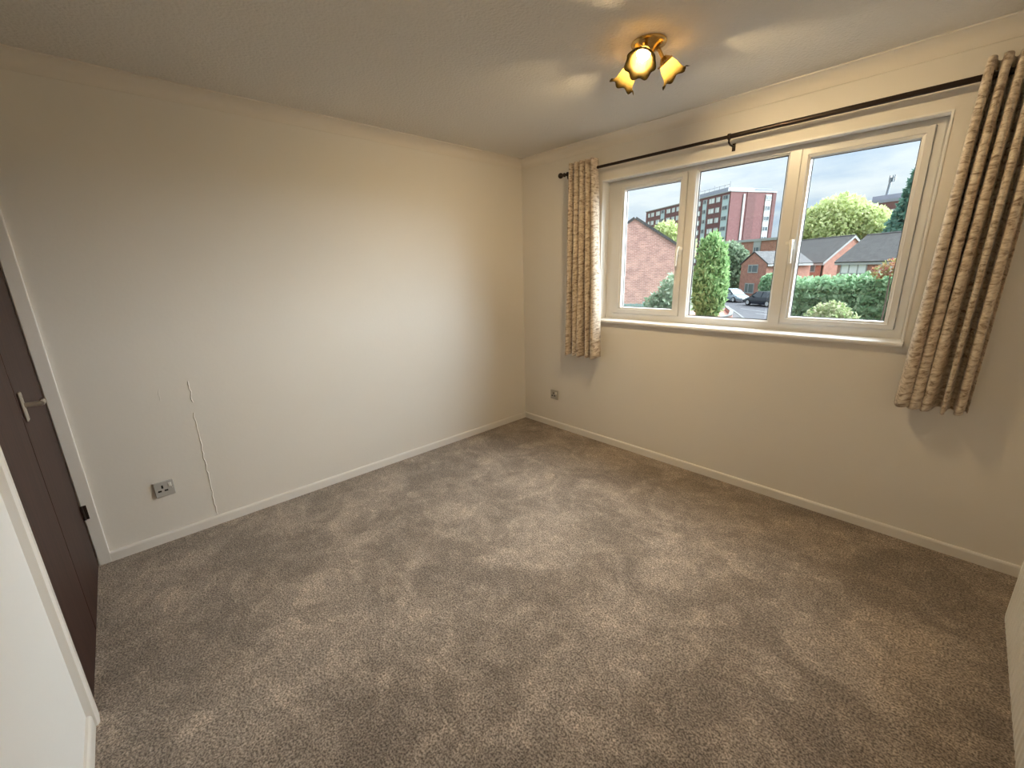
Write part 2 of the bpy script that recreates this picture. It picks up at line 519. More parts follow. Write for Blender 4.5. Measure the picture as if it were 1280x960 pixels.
struct(MB().box(-0.15, W + 0.15, -L - 0.15, TH, -0.20, 0.0).build('floor', 'carpet'),
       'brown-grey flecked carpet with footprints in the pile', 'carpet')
struct(MB().box(-0.15, W + 0.15, -L - 0.15, TH, H, H + 0.15).build('ceiling', 'textured_ceiling'),
       'white stippled textured ceiling', 'ceiling')
wall_left = struct(MB().box(-0.15, 0.0, -L - 0.15, TH, 0.0, H).build('wall_left', 'wall_paint'),
       'plain cream painted wall with a raised paint seam', 'wall')
wf = MB()
wf.box(0.0, WX0, 0.0, TH, 0.0, H).box(WX1, W, 0.0, TH, 0.0, H)
wf.box(WX0, WX1, 0.0, TH, 0.0, WZ0).box(WX0, WX1, 0.0, TH, WZ1, H)
struct(wf.build('wall_far', 'wall_paint'), 'cream painted wall around the three-part window', 'wall')
struct(MB().box(W, W + 0.15, -L - 0.15, TH, 0.0, H).build('wall_right', 'wall_paint'),
       'cream painted wall behind the white radiator', 'wall')
# door wall, with a shallow opening for the cupboard doors
DX0, DX1, DZ = 0.0, 1.066, 2.02
wn_ = MB()
wn_.box(DX1, W, -L - 0.06, -L, 0.0, H).box(DX0, DX1, -L - 0.06, -L, DZ, H).box(0.0, W, -L - 0.15, -L - 0.06, 0.0, H)
struct(wn_.build('wall_near', 'white_wall_paint'), 'white wall with the dark cupboard doors let into it', 'wall')

# raised seam and blisters in the wall paint
def seam(y, z0, z1, w=0.0045, lift=0.0042, n=26):
    mb = MB(); r = random.Random(int(y * -1000))
    ring = []
    for i in range(n + 1):
        z = z0 + (z1 - z0) * i / n
        yy = y + r.uniform(-0.004, 0.004)
        ww = w * r.uniform(0.4, 1.1); ll = lift * r.uniform(0.3, 1.2)
        ring.append([(0.0005, yy - ww, z), (ll, yy, z), (0.0005, yy + ww, z)])
    vs = [p for q in ring for p in q]; fs = []
    for i in range(n):
        for k in range(2):
            a = i * 3 + k; fs.append((a, a + 1, a + 4, a + 3))
    return mb.add(vs, fs)
seam(-2.598, 0.06, 0.70).build('wallpaper_seam', 'seam_paint', wall_left)
seam(-2.590, 0.76, 0.88, n=8).build('wallpaper_seam', 'seam_paint', wall_left)
seam(-2.72, 0.80, 0.86, w=0.003, n=6).build('wallpaper_blister', 'seam_paint', wall_left)

# coving: concave quarter profile with small lips
def cove_profile():
    pr = [(0.0, ZC), (0.004, ZC), (0.0045, ZC + 0.005)]
    c = (0.075, ZC + 0.005 - 0.004)
    for i in range(9):
        a = i / 8 * PI / 2
        pr.append((0.0045 + 0.064 * (1 - math.cos(a)), ZC + 0.005 + 0.054 * math.sin(a)))
    pr += [(0.075, H - 0.006), (0.075, H), (0.0, H)]
    return pr
CP = cove_profile()
def cove(name, place_pt, n0, n1, lab):
    """place_pt(d, z, t) for t = 0 and 1, mitred at both ends"""
    k = len(CP)
    vs = [place_pt(d, z, 0) for d, z in CP] + [place_pt(d, z, 1) for d, z in CP]
    fs = [(i, (i + 1) % k, (i + 1) % k + k, i + k) for i in range(k)]
    o = MB().add(vs, fs).build(name, 'cove_paint')
    autosmooth(o, 30)
    struct(o, lab, 'coving')
cove('trim_1', lambda d, z, t: (d, -d if t == 0 else -L + d, z), 0, 1, 'plain cream coving above the left wall')
cove('trim_2', lambda d, z, t: (d if t == 0 else W - d, -d, z), 0, 1, 'plain cream coving above the window wall')
cove('trim_3', lambda d, z, t: (W - d, -d if t == 0 else -L + d, z), 0, 1, 'plain cream coving above the radiator wall')
cove('trim_4', lambda d, z, t: (d if t == 0 else W - d, -L + d, z), 0, 1, 'plain cream coving above the cupboard wall')

# skirting boards
SH, ST = 0.055, 0.013
def skirt(name, fn, lab):
    pr = [(0, 0), (ST, 0), (ST, SH - 0.010), (ST - 0.002, SH - 0.004), (ST - 0.006, SH), (0, SH)]
    k = len(pr)
    vs = [fn(d, z, 0) for d, z in pr] + [fn(d, z, 1) for d, z in pr]
    fs = [(i, (i + 1) % k, (i + 1) % k + k, i + k) for i in range(k)] + [tuple(range(k)), tuple(range(2 * k - 1, k - 1, -1))]
    struct(MB().add(vs, fs).build(name, 'gloss_white'), lab, 'skirting board')
skirt('baseboard_left', lambda d, z, t: (d, -d if t == 0 else -L + 0.01, z), 'low white skirting board under the power socket wall')
skirt('baseboard_far', lambda d, z, t: (d if t == 0 else W - d, -d, z), 'low white skirting board under the window')
skirt('baseboard_right', lambda d, z, t: (W - d, -d if t == 0 else -L + d, z), 'low white skirting board behind the radiator')
skirt('baseboard_near', lambda d, z, t: (1.118 if t == 0 else W - d, -L + d, z), 'low white skirting board beside the cupboard architrave')

# architrave round the cupboard doors, and the batten the far leaf hangs on
ar = MB()
ar.extrude([(1.062, -L, 0), (1.062, -L + 0.016, 0), (1.068, -L + 0.021, 0), (1.104, -L + 0.023, 0), (1.113, -L + 0.018, 0), (1.115, -L, 0)], (0, 0, DZ + 0.05))
struct(ar.build('trim_5', 'gloss_white'), 'white upright architrave beside the dark cupboard doors', 'architrave')
struct(MB().box(0.018, 1.062, -L, -L + 0.021, DZ - 0.002, DZ + 0.05).build('trim_6', 'gloss_white', bevel=0.003),
       'white architrave across the top of the cupboard doors', 'architrave')
struct(MB().box(0.0, 0.014, -L + 0.010, -L + 0.060, 0.0, DZ + 0.05).build('trim_7', 'gloss_white', bevel=0.004),
       'white upright batten in the corner beside the cupboard', 'batten')

# ------------------------------------------------------------------ cupboard doors
DY = -L + 0.008      # face of the leaves
def leaf(name, x0, x1, lab):
    d = MB().box(x0, x1, DY - 0.036, DY, 0.008, DZ - 0.008).build(name, 'dark_wood', bevel=0.002)
    struct(d, lab, 'door')
    return d
door_far = leaf('door_1', 0.018, 0.582, 'dark brown wooden cupboard door with a lever handle')
door_near = leaf('door_2', 0.589, 1.058, 'dark brown wooden cupboard door next to the white architrave')
# lever handle on its back plate
hp = MB().box(0.515, 0.551, DY, DY + 0.008, 0.925, 1.035).build('handle_plate', 'chrome_satin', door_far, bevel=0.004)
lv = MB().tube([(0.533, DY + 0.006, 0.985), (0.533, DY + 0.050, 0.985)], 0.009, 14)
lv.tube([(0.540, DY + 0.049, 0.985), (0.533, DY + 0.050, 0.985), (0.510, DY + 0.052, 0.984), (0.478, DY + 0.051, 0.983), (0.466, DY + 0.046, 0.982)], [0.0095, 0.010, 0.0088, 0.0080, 0.0074], 14)
autosmooth(lv.build('lever', 'chrome_satin', hp))
for z in (0.940, 1.020):
    MB().lathe([(0, 0.0001), (0, 0.005), (0.0015, 0.0045), (0.002, 0.0001)], (0.533, DY + 0.008, z), (0, 1, 0), 12).build('screw', 'chrome_satin', hp)
for z in (0.27, 1.72):
    h = MB().box(0.0135, 0.017, -L + 0.012, -L + 0.030, z, z + 0.075)
    h.tube([(0.020, DY + 0.006, z), (0.020, DY + 0.006, z + 0.075)], 0.005, 10)
    h.build('hinge', 'dark_iron', door_far)
for z in (0.27, 1.72):
    MB().tube([(1.0585, DY + 0.005, z), (1.0585, DY + 0.005, z + 0.075)], 0.005, 10).build('hinge', 'dark_iron', door_near)

# ================================================================== WINDOW
FY = 0.090           # face of the frame
GY = 0.114           # glass
win = struct(empty('window_1', (0, 0, 0)), 'white three-part window, two casements beside a fixed middle pane', 'window')
FX0, FX1, FZ0, FZ1 = 0.850, 2.655, 1.037, 2.043
fr_in = (0.0785, 0.050, 0.0455, 0.0280)
def ins(l, k):       # scaled inset tuple
    return tuple(a * k for a in l)
# outer frame, stepped
MB().ring_frame((FX0, FX1, FZ0, FZ1), [(0.0, FY), (ins(fr_in, 0.35), FY), (ins(fr_in, 0.36), FY - 0.004), (ins(fr_in, 0.97), FY - 0.004), (fr_in, FY - 0.001),
     (fr_in, FY + 0.030), (ins(fr_in, 1.10), FY + 0.046), (ins(fr_in, 1.10), FY + 0.055), (0.0, FY + 0.055)]).build('outer_frame', 'upvc', win)
def mullion(x0, x1):
    y0 = FY - 0.006
    MB().extrude([(x0 + 0.004, y0, FZ0 + 0.035), (x1 - 0.004, y0, FZ0 + 0.035), (x1, y0 + 0.005, FZ0 + 0.035), (x1, GY + 0.012, FZ0 + 0.035), (x0, GY + 0.012, FZ0 + 0.035), (x0, y0 + 0.005, FZ0 + 0.035)],
                 (0, 0, FZ1 - FZ0 - 0.055)).build('mullion', 'upvc', win)
mullion(1.4575, 1.5120)
mullion(2.0260, 2.0875)
def sash(x0, x1, z0, z1, gx0, gx1, gz0, gz1, hx, side):
    il = (gx0 - x0, x1 - gx1, gz0 - z0, z1 - gz1)
    s = MB().ring_frame((x0, x1, z0, z1), [(0.0, FY + 0.028), (0.0, FY - 0.010), (0.002, FY - 0.014), (ins(il, 0.60), FY - 0.014), (ins(il, 0.66), FY - 0.010),
         (ins(il, 0.90), FY - 0.006), (ins(il, 0.97), GY - 0.006), (il, GY - 0.003), (il, GY + 0.009), (ins(il, 0.8), GY + 0.016), (ins(il, 0.2), GY + 0.020)]).build('sash', 'upvc', win)
    MB().ring_frame((gx0, gx1, gz0, gz1), [(-0.001, GY - 0.004), (0.0022, GY - 0.003), (0.0022, GY + 0.001), (-0.001, GY + 0.001)]).build('gasket', 'gasket', s)
    MB().box(gx0 - 0.004, gx1 + 0.004, GY, GY + 0.004, gz0 - 0.004, gz1 + 0.004).build('pane', 'window_glass', s)
    # cockspur handle
    hy = FY - 0.014
    h = MB().box(hx - 0.011, hx + 0.011, hy - 0.010, hy, 1.500, 1.556)
    h.tube([(hx, hy - 0.008, 1.545), (hx, hy - 0.026, 1.543), (hx - side * 0.002, hy - 0.034, 1.525), (hx - side * 0.004, hy - 0.033, 1.48), (hx - side * 0.006, hy - 0.030, 1.425)],
           [0.010, 0.010, 0.0095, 0.0078, 0.0065], 12)
    h.box(*sorted((hx + side * 0.004, hx + side * 0.030)), hy - 0.020, hy - 0.012, 1.528, 1.542)
    autosmooth(h.build('handle', 'plastic_white', s))
    return s
sash(0.9285, 1.4560, 1.0825, 2.0150, 0.9930, 1.4045, 1.130, 1.9675, 1.4370, 1)
sash(2.0885, 2.6040, 1.0825, 2.0150, 2.1357, 2.5590, 1.122, 1.9670, 2.1020, -1)
# fixed middle light
MB().ring_frame((1.511, 2.027, 1.078, 2.017), [(0.0, FY + 0.035), (0.0, FY + 0.010), (0.004, FY + 0.006), (0.010, FY + 0.014), (0.013, GY), (0.013, GY + 0.009)]).build('bead', 'upvc', win)
MB().ring_frame((1.524, 2.014, 1.091, 2.004), [(-0.001, GY - 0.006), (0.003, GY - 0.002), (0.003, GY + 0.001), (-0.001, GY + 0.001)]).build('gasket', 'gasket', win)
MB().box(1.515, 2.023, GY, GY + 0.004, 1.082, 2.013).build('pane', 'window_glass', win)
# thin lining round the reveal, with a bright edge, and the window board
MB().ring_frame((WX0 - 0.002, WX1 + 0.002, WZ0, WZ1 + 0.002), [(0.0, -0.003), ((0.008, 0.008, 0.0, 0.008), -0.003), ((0.009, 0.009, 0.0, 0.009), 0.0), ((0.003, 0.003, 0.0, 0.003), FY + 0.002), (0.0, FY + 0.002)]).build('lining', 'lining_white', win)
sl = MB()
pr = [(FY + 0.01, 1.010), (-0.020, 1.010), (-0.028, 1.013), (-0.031, 1.021), (-0.028, 1.030), (-0.020, 1.034), (FY + 0.01, 1.0365)]
sl.add([(WX0 - 0.003 , y, z) for y, z in pr] + [(WX1 + 0.003, y, z) for y, z in pr],
       [(i, (i + 1) % 7, (i + 1) % 7 + 7, i + 7) for i in range(7)] + [tuple(range(7)), tuple(range(13, 6, -1))])
sl.build('window_sill', 'lining_white', win)
# brick sill outside
MB().box(WX0, WX1, 0.146, TH + 0.05, 0.985, 1.036).build('outer_sill', 'upvc', win)

# ================================================================== CURTAIN POLE AND CURTAINS
PY, PZ = -0.082, 2.122
pole = tag(empty('curtain_pole', (1.74, PY, PZ)), 'dark bronze curtain pole with ball finials above the window', 'curtain pole')
def pl(mb, name, mat='pole_bronze', parent=pole, smooth=True, bevel=None):
    mb.v = [(x - 1.74, y - PY, z - PZ) for x, y, z in mb.v]
    o = mb.build(name, mat, parent, bevel=bevel)
    if smooth: autosmooth(o)
    return o
pl(MB().tube([(0.545, PY, PZ), (1.80, PY, PZ)], 0.0095, 20), 'inner_tube')
pl(MB().tube([(1.755, PY, PZ), (3.02, PY, PZ)], 0.0125, 20), 'outer_tube')
def finial(x, s):
    prof = [(0.0, 0.0100), (0.006, 0.0150), (0.012, 0.0150), (0.016, 0.0095), (0.024, 0.0095), (0.028, 0.0130)]
    for i in range(11):
        a = PI * i / 10
        prof.append((0.047 - 0.020 * math.cos(a), max(0.0002, 0.0205 * math.sin(a)) if i else 0.0120))
    pl(MB().lathe(prof, (x, PY, PZ), (s, 0, 0), 24), 'finial')
finial(0.560, -1)
finial(3.005, 1)
def bracket(x):
    mb = MB()
    mb.box(x - 0.009, x + 0.009, -0.005, 0.0, PZ - 0.062, PZ - 0.022)
    mb.tube([(x, -0.004, PZ - 0.040), (x, PY * 0.75, PZ - 0.038), (x, PY, PZ - 0.028), (x, PY, PZ - 0.010)], 0.005, 12)
    mb.lathe([(-0.006, 0.0128), (-0.006, 0.0160), (0.006, 0.0160), (0.006, 0.0128)], (x, PY, PZ), (1, 0, 0), 24)
    pl(mb, 'bracket')
bracket(0.585)
bracket(1.757)
bracket(2.965)

def curtain(name, lab, xt, xb, n, phase, zt, zb, amp_t, amp_b, seed, yoff=0.0, lead=2.0):
    """xt/xb = (start, end) of the bunched cloth at top and hem; n = number of waves"""
    NS, NZ = n * 18, 46
    r = random.Random(seed)
    jit = [r.uniform(-1, 1) for _ in range(2 * n + 3)]
    jam = [r.uniform(0.75, 1.2) for _ in range(2 * n + 3)]
    root = tag(empty(name, ((xt[0] + xt[1]) / 2, PY, zb)), lab, 'curtain', 'eyelet curtains at the window')
    ox, oy, oz = root.location
    vs, uvs = [], []
    for iz in range(NZ + 1):
        t = iz / NZ                               # 0 top, 1 hem
        z = zt + (zb - zt) * t
        e = t ** 0.8
        acc = 0; px_, py_ = None, None
        for i in range(NS + 1):
            s = i / NS
            ph = s * 2 * n * PI + phase
            k = min(int(s * 2 * n), 2 * n)
            j0 = jit[k] + (jit[k + 1] - jit[k]) * (s * 2 * n - k)
            x = (xt[0] + (xt[1] - xt[0]) * s) * (1 - e) + (xb[0] + (xb[1] - xb[0]) * s) * e
            x += j0 * 0.012 * e * (0.5 + t) - 0.0034 * math.sin(2 * ph) + 0.0042 * math.cos(ph) * (0.6 + 0.6 * t)
            am = (amp_t * (1 - t) + amp_b * t) * (1 + (jam[k] - 1) * e)
            y = PY + yoff * t + am * math.sin(ph) + 0.004 * math.sin(7 * z + 3 * s * n + seed) * t
            y = min(y, -0.010)
            zz = z + 0.006 * math.sin(ph + 0.7) * t + 0.006 * j0 * t
            if px_ is not None: acc += math.hypot(x - px_, y - py_)
            px_, py_ = x, y
            vs.append((x - ox, y - oy, zz - oz)); uvs.append((acc, z))
    fs = []
    for iz in range(NZ):
        for i in range(NS):
            a = iz * (NS + 1) + i
            fs.append((a, a + 1, a + NS + 2, a + NS + 1))
    me = bpy.data.meshes.new('cloth')
    me.from_pydata(vs, [], fs)
    uv = me.uv_layers.new(name='UVMap')
    for poly in me.polygons:
        poly.use_smooth = True
        for li in poly.loop_indices:
            uv.data[li].uv = uvs[me.loops[li].vertex_index]
    me.materials.append(MATS['curtain_fabric'])
    cl = place('cloth', me, root)
    sd = cl.modifiers.new('thick', 'SOLIDIFY'); sd.thickness = 0.0025; sd.offset = 0
    # eyelet rings where the cloth crosses the pole
    for k in range(0, 2 * n + 1):
        s = (k * PI - phase) / (2 * n * PI)
        if not 0.01 <= s <= 0.99: continue
        big = s > lead
        x = xt[0] + (xt[1] - xt[0]) * s
        vsr, fsr = [], []
        A, B = 26, 8
        for a in range(A):
            for b in range(B):
                rr = (0.0215 if big else 0.0165) + (0.0052 if big else 0.0025) * math.cos(2 * PI * b / B)
                vsr.append((x - ox + 0.0045 * math.sin(2 * PI * b / B), rr * math.cos(2 * PI * a / A), PZ - oz + rr * math.sin(2 * PI * a / A)))
                fsr.append((a * B + b, ((a + 1) % A) * B + b, ((a + 1) % A) * B + (b + 1) % B, a * B + (b + 1) % B))
        MB().add(vsr, fsr).build('eyelet', 'pole_bronze', root, smooth=True)
    return root
curtain('curtain', 'patterned brown curtain gathered beside the corner of the two cream walls', (0.603, 0.852), (0.582, 0.905), 5, 0.3, 2.182, 0.735, 0.050, 0.054, 3, lead=0.9)
curtain('curtain', 'patterned brown curtain gathered between the window and the radiator wall', (2.726, 2.940), (2.688, 2.930), 5, 2.6, 2.182, 0.742, 0.046, 0.046, 8)

# ================================================================== CEILING LIGHT
LC = Vector((1.742, -0.962, H))
lamp = tag(empty('ceiling_light', LC), 'brass ceiling light with three lit tulip glass shades', 'ceiling light')
def lp(mb, name, mat, parent=lamp):
    mb.v = [(x - LC.x, y - LC.y, z - LC.z) for x, y, z in mb.v]
    return autosmooth(mb.build(name, mat, parent), 40)
lp(MB().lathe([(0, 0.0005), (0.0, 0.070), (-0.004, 0.072), (-0.010, 0.069), (-0.014, 0.060), (-0.020, 0.053), (-0.026, 0.038), (-0.034, 0.026), (-0.044, 0.020), (-0.050, 0.011), (-0.053, 0.0005)], LC, (0, 0, 1), 36), 'base_plate', 'brass')
for k, az in enumerate((-72.0, 176.0, 56.0)):
    a = math.radians(az)
    d = Vector((math.cos(a), math.sin(a), 0))
    tilt = math.radians(49)
    ax = (d * math.cos(tilt) + Vector((0, 0, -1)) * math.sin(tilt)).normalized()
    p0 = LC + d * 0.038 + Vector((0, 0, -0.020))
    p1 = LC + d * 0.062 + Vector((0, 0, -0.046))
    arm = lp(MB().tube([p0 - d * 0.02 + Vector((0, 0, 0.006)), p0, p0 + (p1 - p0) * 0.5 + Vector((0, 0, 0.006)), p1, p1 + ax * 0.012], 0.0075, 14), 'arm', 'brass')
    hb = p1 + ax * 0.006
    hol = lp(MB().lathe([(0, 0.0005), (0.0, 0.012), (0.005, 0.016), (0.012, 0.0225), (0.020, 0.0275), (0.024, 0.0290), (0.0255, 0.0280), (0.022, 0.0255), (0.010, 0.010), (0.010, 0.0005)], hb, ax, 28), 'lamp_holder', 'brass')
    side = ax.cross(Vector((0, 0, 1))).normalized()
    for q in range(3):
        sd = Matrix.Rotation(q * 2 * PI / 3 + 0.4, 3, ax) @ side
        lp(MB().tube([hb + ax * 0.021 + sd * 0.026, hb + ax * 0.021 + sd * 0.038], 0.0035, 8), 'thumb_screw', 'brass')
    # tulip shade with a frilled rim
    prof = [(0.016, 0.022), (0.024, 0.027), (0.034, 0.0315), (0.046, 0.0355), (0.060, 0.038), (0.074, 0.0405), (0.084, 0.0455), (0.091, 0.053), (0.095, 0.061)]
    inner = [(t - 0.001, r - 0.0028) for t, r in prof[::-1]]
    npf = len(prof)
    full = prof + inner
    def rim(i, an, npf=npf):
        w = i / (npf - 1) if i < npf else (2 * npf - 1 - i) / (npf - 1)
        w = max(0.0, (w - 0.45) / 0.55) ** 2
        return 1 + 0.055 * w * math.cos(7 * an), 0.006 * w * math.cos(7 * an)
    lp(MB().lathe(prof, hb, ax, 72, rim), 'shade', 'amber_frosted_glass')
    bp_ = [(0.013, 0.0005), (0.013, 0.009), (0.020, 0.010), (0.029, 0.0140), (0.040, 0.0168), (0.051, 0.0164), (0.062, 0.0128), (0.072, 0.0075), (0.079, 0.0030), (0.082, 0.0004)]
    lp(MB().lathe(bp_, hb, ax, 20), 'bulb', 'bulb_glow')

# ================================================================== SOCKETS
def socket(loc, rz, lab):
    t = tag(empty('power_socket', loc, rz), lab, 'socket')
    # local: +x out of the wall, y across, z up; 86 mm plate
    MB().box(0.0, 0.012, -0.043, 0.043, -0.043, 0.043).build('face_plate', 'plastic_grey', t, bevel=0.003)
    MB().box(0.012, 0.0165, 0.018, 0.032, 0.006, 0.030).build('switch', 'plastic_white', t, bevel=0.002)
    for y, z, w, h in ((-0.008, 0.013, 0.0042, 0.009), (-0.022, -0.010, 0.008, 0.0048), (0.006, -0.010, 0.008, 0.0048)):
        MB().box(0.0105, 0.0123, y - w, y + w, z - h, z + h).build('pin_hole', 'black_hole', t)
    for y in (-0.033, 0.033):
        MB().lathe([(0, 0.0001), (0, 0.0034), (0.0012, 0.003), (0.0014, 0.0001)], (0.012, y, -0.004), (1, 0, 0), 12).build('screw', 'chrome_satin', t)
    return t
socket((0.0, -2.797, 0.314), 0.0, 'grey single power socket low on the wall beside the paint seam')
socket((0.389, 0.0, 0.311), -PI / 2, 'grey single power socket low on the wall below the curtain')

# ================================================================== RADIATOR
RX = 3.128; RY0, RY1 = -0.645, -2.045; RZ0, RZ1 = 0.150, 0.750
rad = tag(empty('radiator', (W, (RY0 + RY1) / 2, 0)), 'white panel radiator with vertical flutes on the right-hand wall', 'radiator')
ro = rad.location
def rb(mb, name, mat='radiator_white', bevel=None):
    mb.v = [(x - ro.x, y - ro.y, z - ro.z) for x, y, z in mb.v]
    return mb.build(name, mat, rad, bevel=bevel)
pitch_ = 0.035
secs = []
y = RY0 - 0.020
while y - pitch_ > RY1 + 0.015:
    secs += [(y, 0.006), (y - 0.004, 0.006), (y - 0.010, 0.0), (y - 0.025, 0.0), (y - 0.031, 0.006)]
    y -= pitch_
secs = [(RY0, 0.006)] + secs + [(RY1, 0.006)]
mb = MB(); n_ = len(secs)
zs = [(RZ0, 0.012), (RZ0 + 0.006, 0.003), (RZ0 + 0.020, 0.001), (RZ0 + 0.034, 0.0), (RZ1 - 0.034, 0.0), (RZ1 - 0.020, 0.001), (RZ1 - 0.004, 0.004), (RZ1, 0.012)]
vs = []
for zi, (z, rec) in enumerate(zs):
    flat = zi in (0, 7)
    for (yy, dd) in secs:
        vs.append((RX + rec + (dd if not flat else 0.004), yy, z))
fs = [(i * n_ + k, i * n_ + k + 1, (i + 1) * n_ + k + 1, (i + 1) * n_ + k) for i in range(len(zs) - 1) for k in range(n_ - 1)]
mb.add(vs, fs)
rb(mb, 'front_panel')
rb(MB().box(RX + 0.016, RX + 0.030, RY1, RY0, RZ0, RZ1), 'panel_back')
rb(MB().box(RX + 0.006, RX + 0.064, RY0 - 0.002, RY0 + 0.0015, RZ0 + 0.012, RZ1 + 0.004), 'side_panel', bevel=0.002)
rb(MB().box(RX + 0.006, RX + 0.064, RY1 - 0.0015, RY1 + 0.002, RZ0 + 0.012, RZ1 + 0.004), 'side_panel', bevel=0.002)
gr = MB().box(RX + 0.006, RX + 0.064, RY1, RY0, RZ1 + 0.001, RZ1 + 0.004)
for k in range(66):
    yy = RY0 - 0.02 - k * 0.0207
    gr.box(RX + 0.012, RX + 0.058, yy - 0.004, yy + 0.004, RZ1 + 0.004, RZ1 + 0.006)
rb(gr, 'top_grille')
for yy in (RY0 - 0.18, RY1 + 0.18):
    rb(MB().box(RX + 0.030, W - 0.0005, yy - 0.015, yy + 0.015, RZ0 + 0.05, RZ1 - 0.05), 'wall_bracket')
rb(MB().tube([(RX + 0.045, RY1 + 0.02, RZ0 + 0.03), (RX + 0.045, RY1 - 0.035, RZ0 + 0.03), (RX + 0.045, RY1 - 0.045, RZ0 + 0.02), (RX + 0.045, RY1 - 0.045, 0.0)], 0.0075, 12), 'pipe', 'chrome_satin')
rb(MB().lathe([(0, 0.013), (0.03, 0.015), (0.05, 0.015), (0.052, 0.001)], (RX + 0.045, RY1 - 0.045, RZ0 + 0.03), (0, 0, 1), 18), 'valve', 'plastic_white')

# ================================================================== OUTSIDE
GZ = -2.65           # street level below this upstairs room
def flat(name, pts, z, mat, lab, cat, th=0.05):
    o = MB().extrude([(x, y, z - th) for x, y in pts], (0, 0, th)).build(name, mat)
    return struct(o, lab, cat)
flat('lawn', [(-420, 15), (420, 15), (420, 700), (-420, 700)], GZ - 0.06, 'lawn', 'grass around the houses across the street', 'grass', 0.3)
flat('road', [(-8.0, 20), (2.0, 20), (-3.0, 36), (-9.6, 44.5), (-12.0, 52.5), (-17.5, 56.2), (-34, 64), (-36, 58), (-19, 50), (-14.8, 44.5), (-12.2, 39.6), (-9.9, 35.0), (-8.0, 31.0)], GZ, 'tarmac', 'pale grey tarmac road with parked cars', 'road')
flat('pavement', [(-13.6, 24), (-8.12, 24), (-8.12, 31.0), (-10.05, 35.1), (-12.35, 39.7), (-14.95, 44.6), (-19.1, 50.1), (-21, 49), (-16.4, 43.6), (-13.6, 37)], GZ + 0.10, 'pavement', 'grey footpath curving beside the road', 'pavement', 0.14)
flat('forecourt', [(-40, 0.5), (40, 0.5), (40, 15), (-40, 15)], GZ - 0.05, 'paving', 'pale paved forecourt below the window', 'paving', 0.2)
flat('brick_border', [(-14.0, 26.5), (-9.25, 26.5), (-9.25, 31.2), (-10.4, 34.6), (-12.3, 38.6), (-14.4, 41.0)], GZ + 0.14, 'brick_house', 'red brick paved border around the tall conifer', 'paving', 0.05)
# kerb stones along the path
kerb = struct(empty('kerb', (0, 0, GZ)), 'line of pale kerb stones between footpath and road', 'kerb')
kp = [(-7.95, 24.0), (-7.95, 31.0), (-9.9, 35.05), (-12.2, 39.65), (-14.8, 44.55), (-19.0, 50.1)]
for (a, b) in zip(kp[:-1], kp[1:]):
    a, b = Vector((*a, 0)), Vector((*b, 0)); d = (b - a); n_ = int(d.length / 0.95); u = d.normalized(); s = Vector((-u.y, u.x, 0))
    for i in range(n_):
        q = a + d * (i / n_)
        MB().obox(q + s * -0.02 , u * (d.length / n_ - 0.02), s * 0.17, (0, 0, 0.125)).build('kerb_stone', 'kerb_stone', kerb)
struct(MB().obox((-9.6, 37.6, GZ + 0.001), (3.2, -1.9, 0), (0.13, 0.22, 0), (0, 0, 0.006)).build('road_line', 'road_paint'), 'white painted line across the road', 'road marking')
struct(MB().obox((-12.2, 41.6, GZ + 0.001), (4.2, -3.3, 0), (0.10, 0.13, 0), (0, 0, 0.006)).build('road_line', 'road_paint'), 'thin white painted line near the parked cars', 'road marking')

def local(parent_loc, rzdeg, name):
    return empty(name, parent_loc, math.radians(rzdeg))
WCACHE = {}
def far_window(parent, x, y, z, w, h, axis='x', bars=1, glass='house_glass', proud=0.05):
    """white framed window; axis = the local wall direction ('x' front facing -y, 'y' side facing +x)"""
    key = (round(w, 2), round(h, 2), axis, bars, glass)
    if key not in WCACHE:
        t = min(0.12, w * 0.11)
        f = MB(); g = MB()
        pcs = [(-w / 2, w / 2, -h / 2, -h / 2 + t), (-w / 2, w / 2, h / 2 - t, h / 2), (-w / 2, -w / 2 + t, -h / 2 + t, h / 2 - t), (w / 2 - t, w / 2, -h / 2 + t, h / 2 - t)]
        for b in range(bars):
            c = -w / 2 + w * (b + 1) / (bars + 1) * (1.0 if bars > 1 else 0.8)
            pcs.append((c - t / 2, c + t / 2, -h / 2 + t, h / 2 - t))
        for a0, a1, z0, z1 in pcs:
            if axis == 'x': f.box(a0, a1, -proud, 0.02, z0, z1)
            else: f.box(-0.02, proud, a0, a1, z0, z1)
        if axis == 'x': g.box(-w / 2 + t, w / 2 - t, -0.02, 0.02, -h / 2 + t, h / 2 - t)
        else: g.box(-0.02, 0.02, -w / 2 + t, w / 2 - t, -h / 2 + t, h / 2 - t)
        WCACHE[key] = (f.mesh('window', 'facade_white'), g.mesh('pane', glass))
    fm, gm = WCACHE[key]
    o = place('window', fm, parent, loc=(x, y, z))
    place('pane', gm, o)
    return o

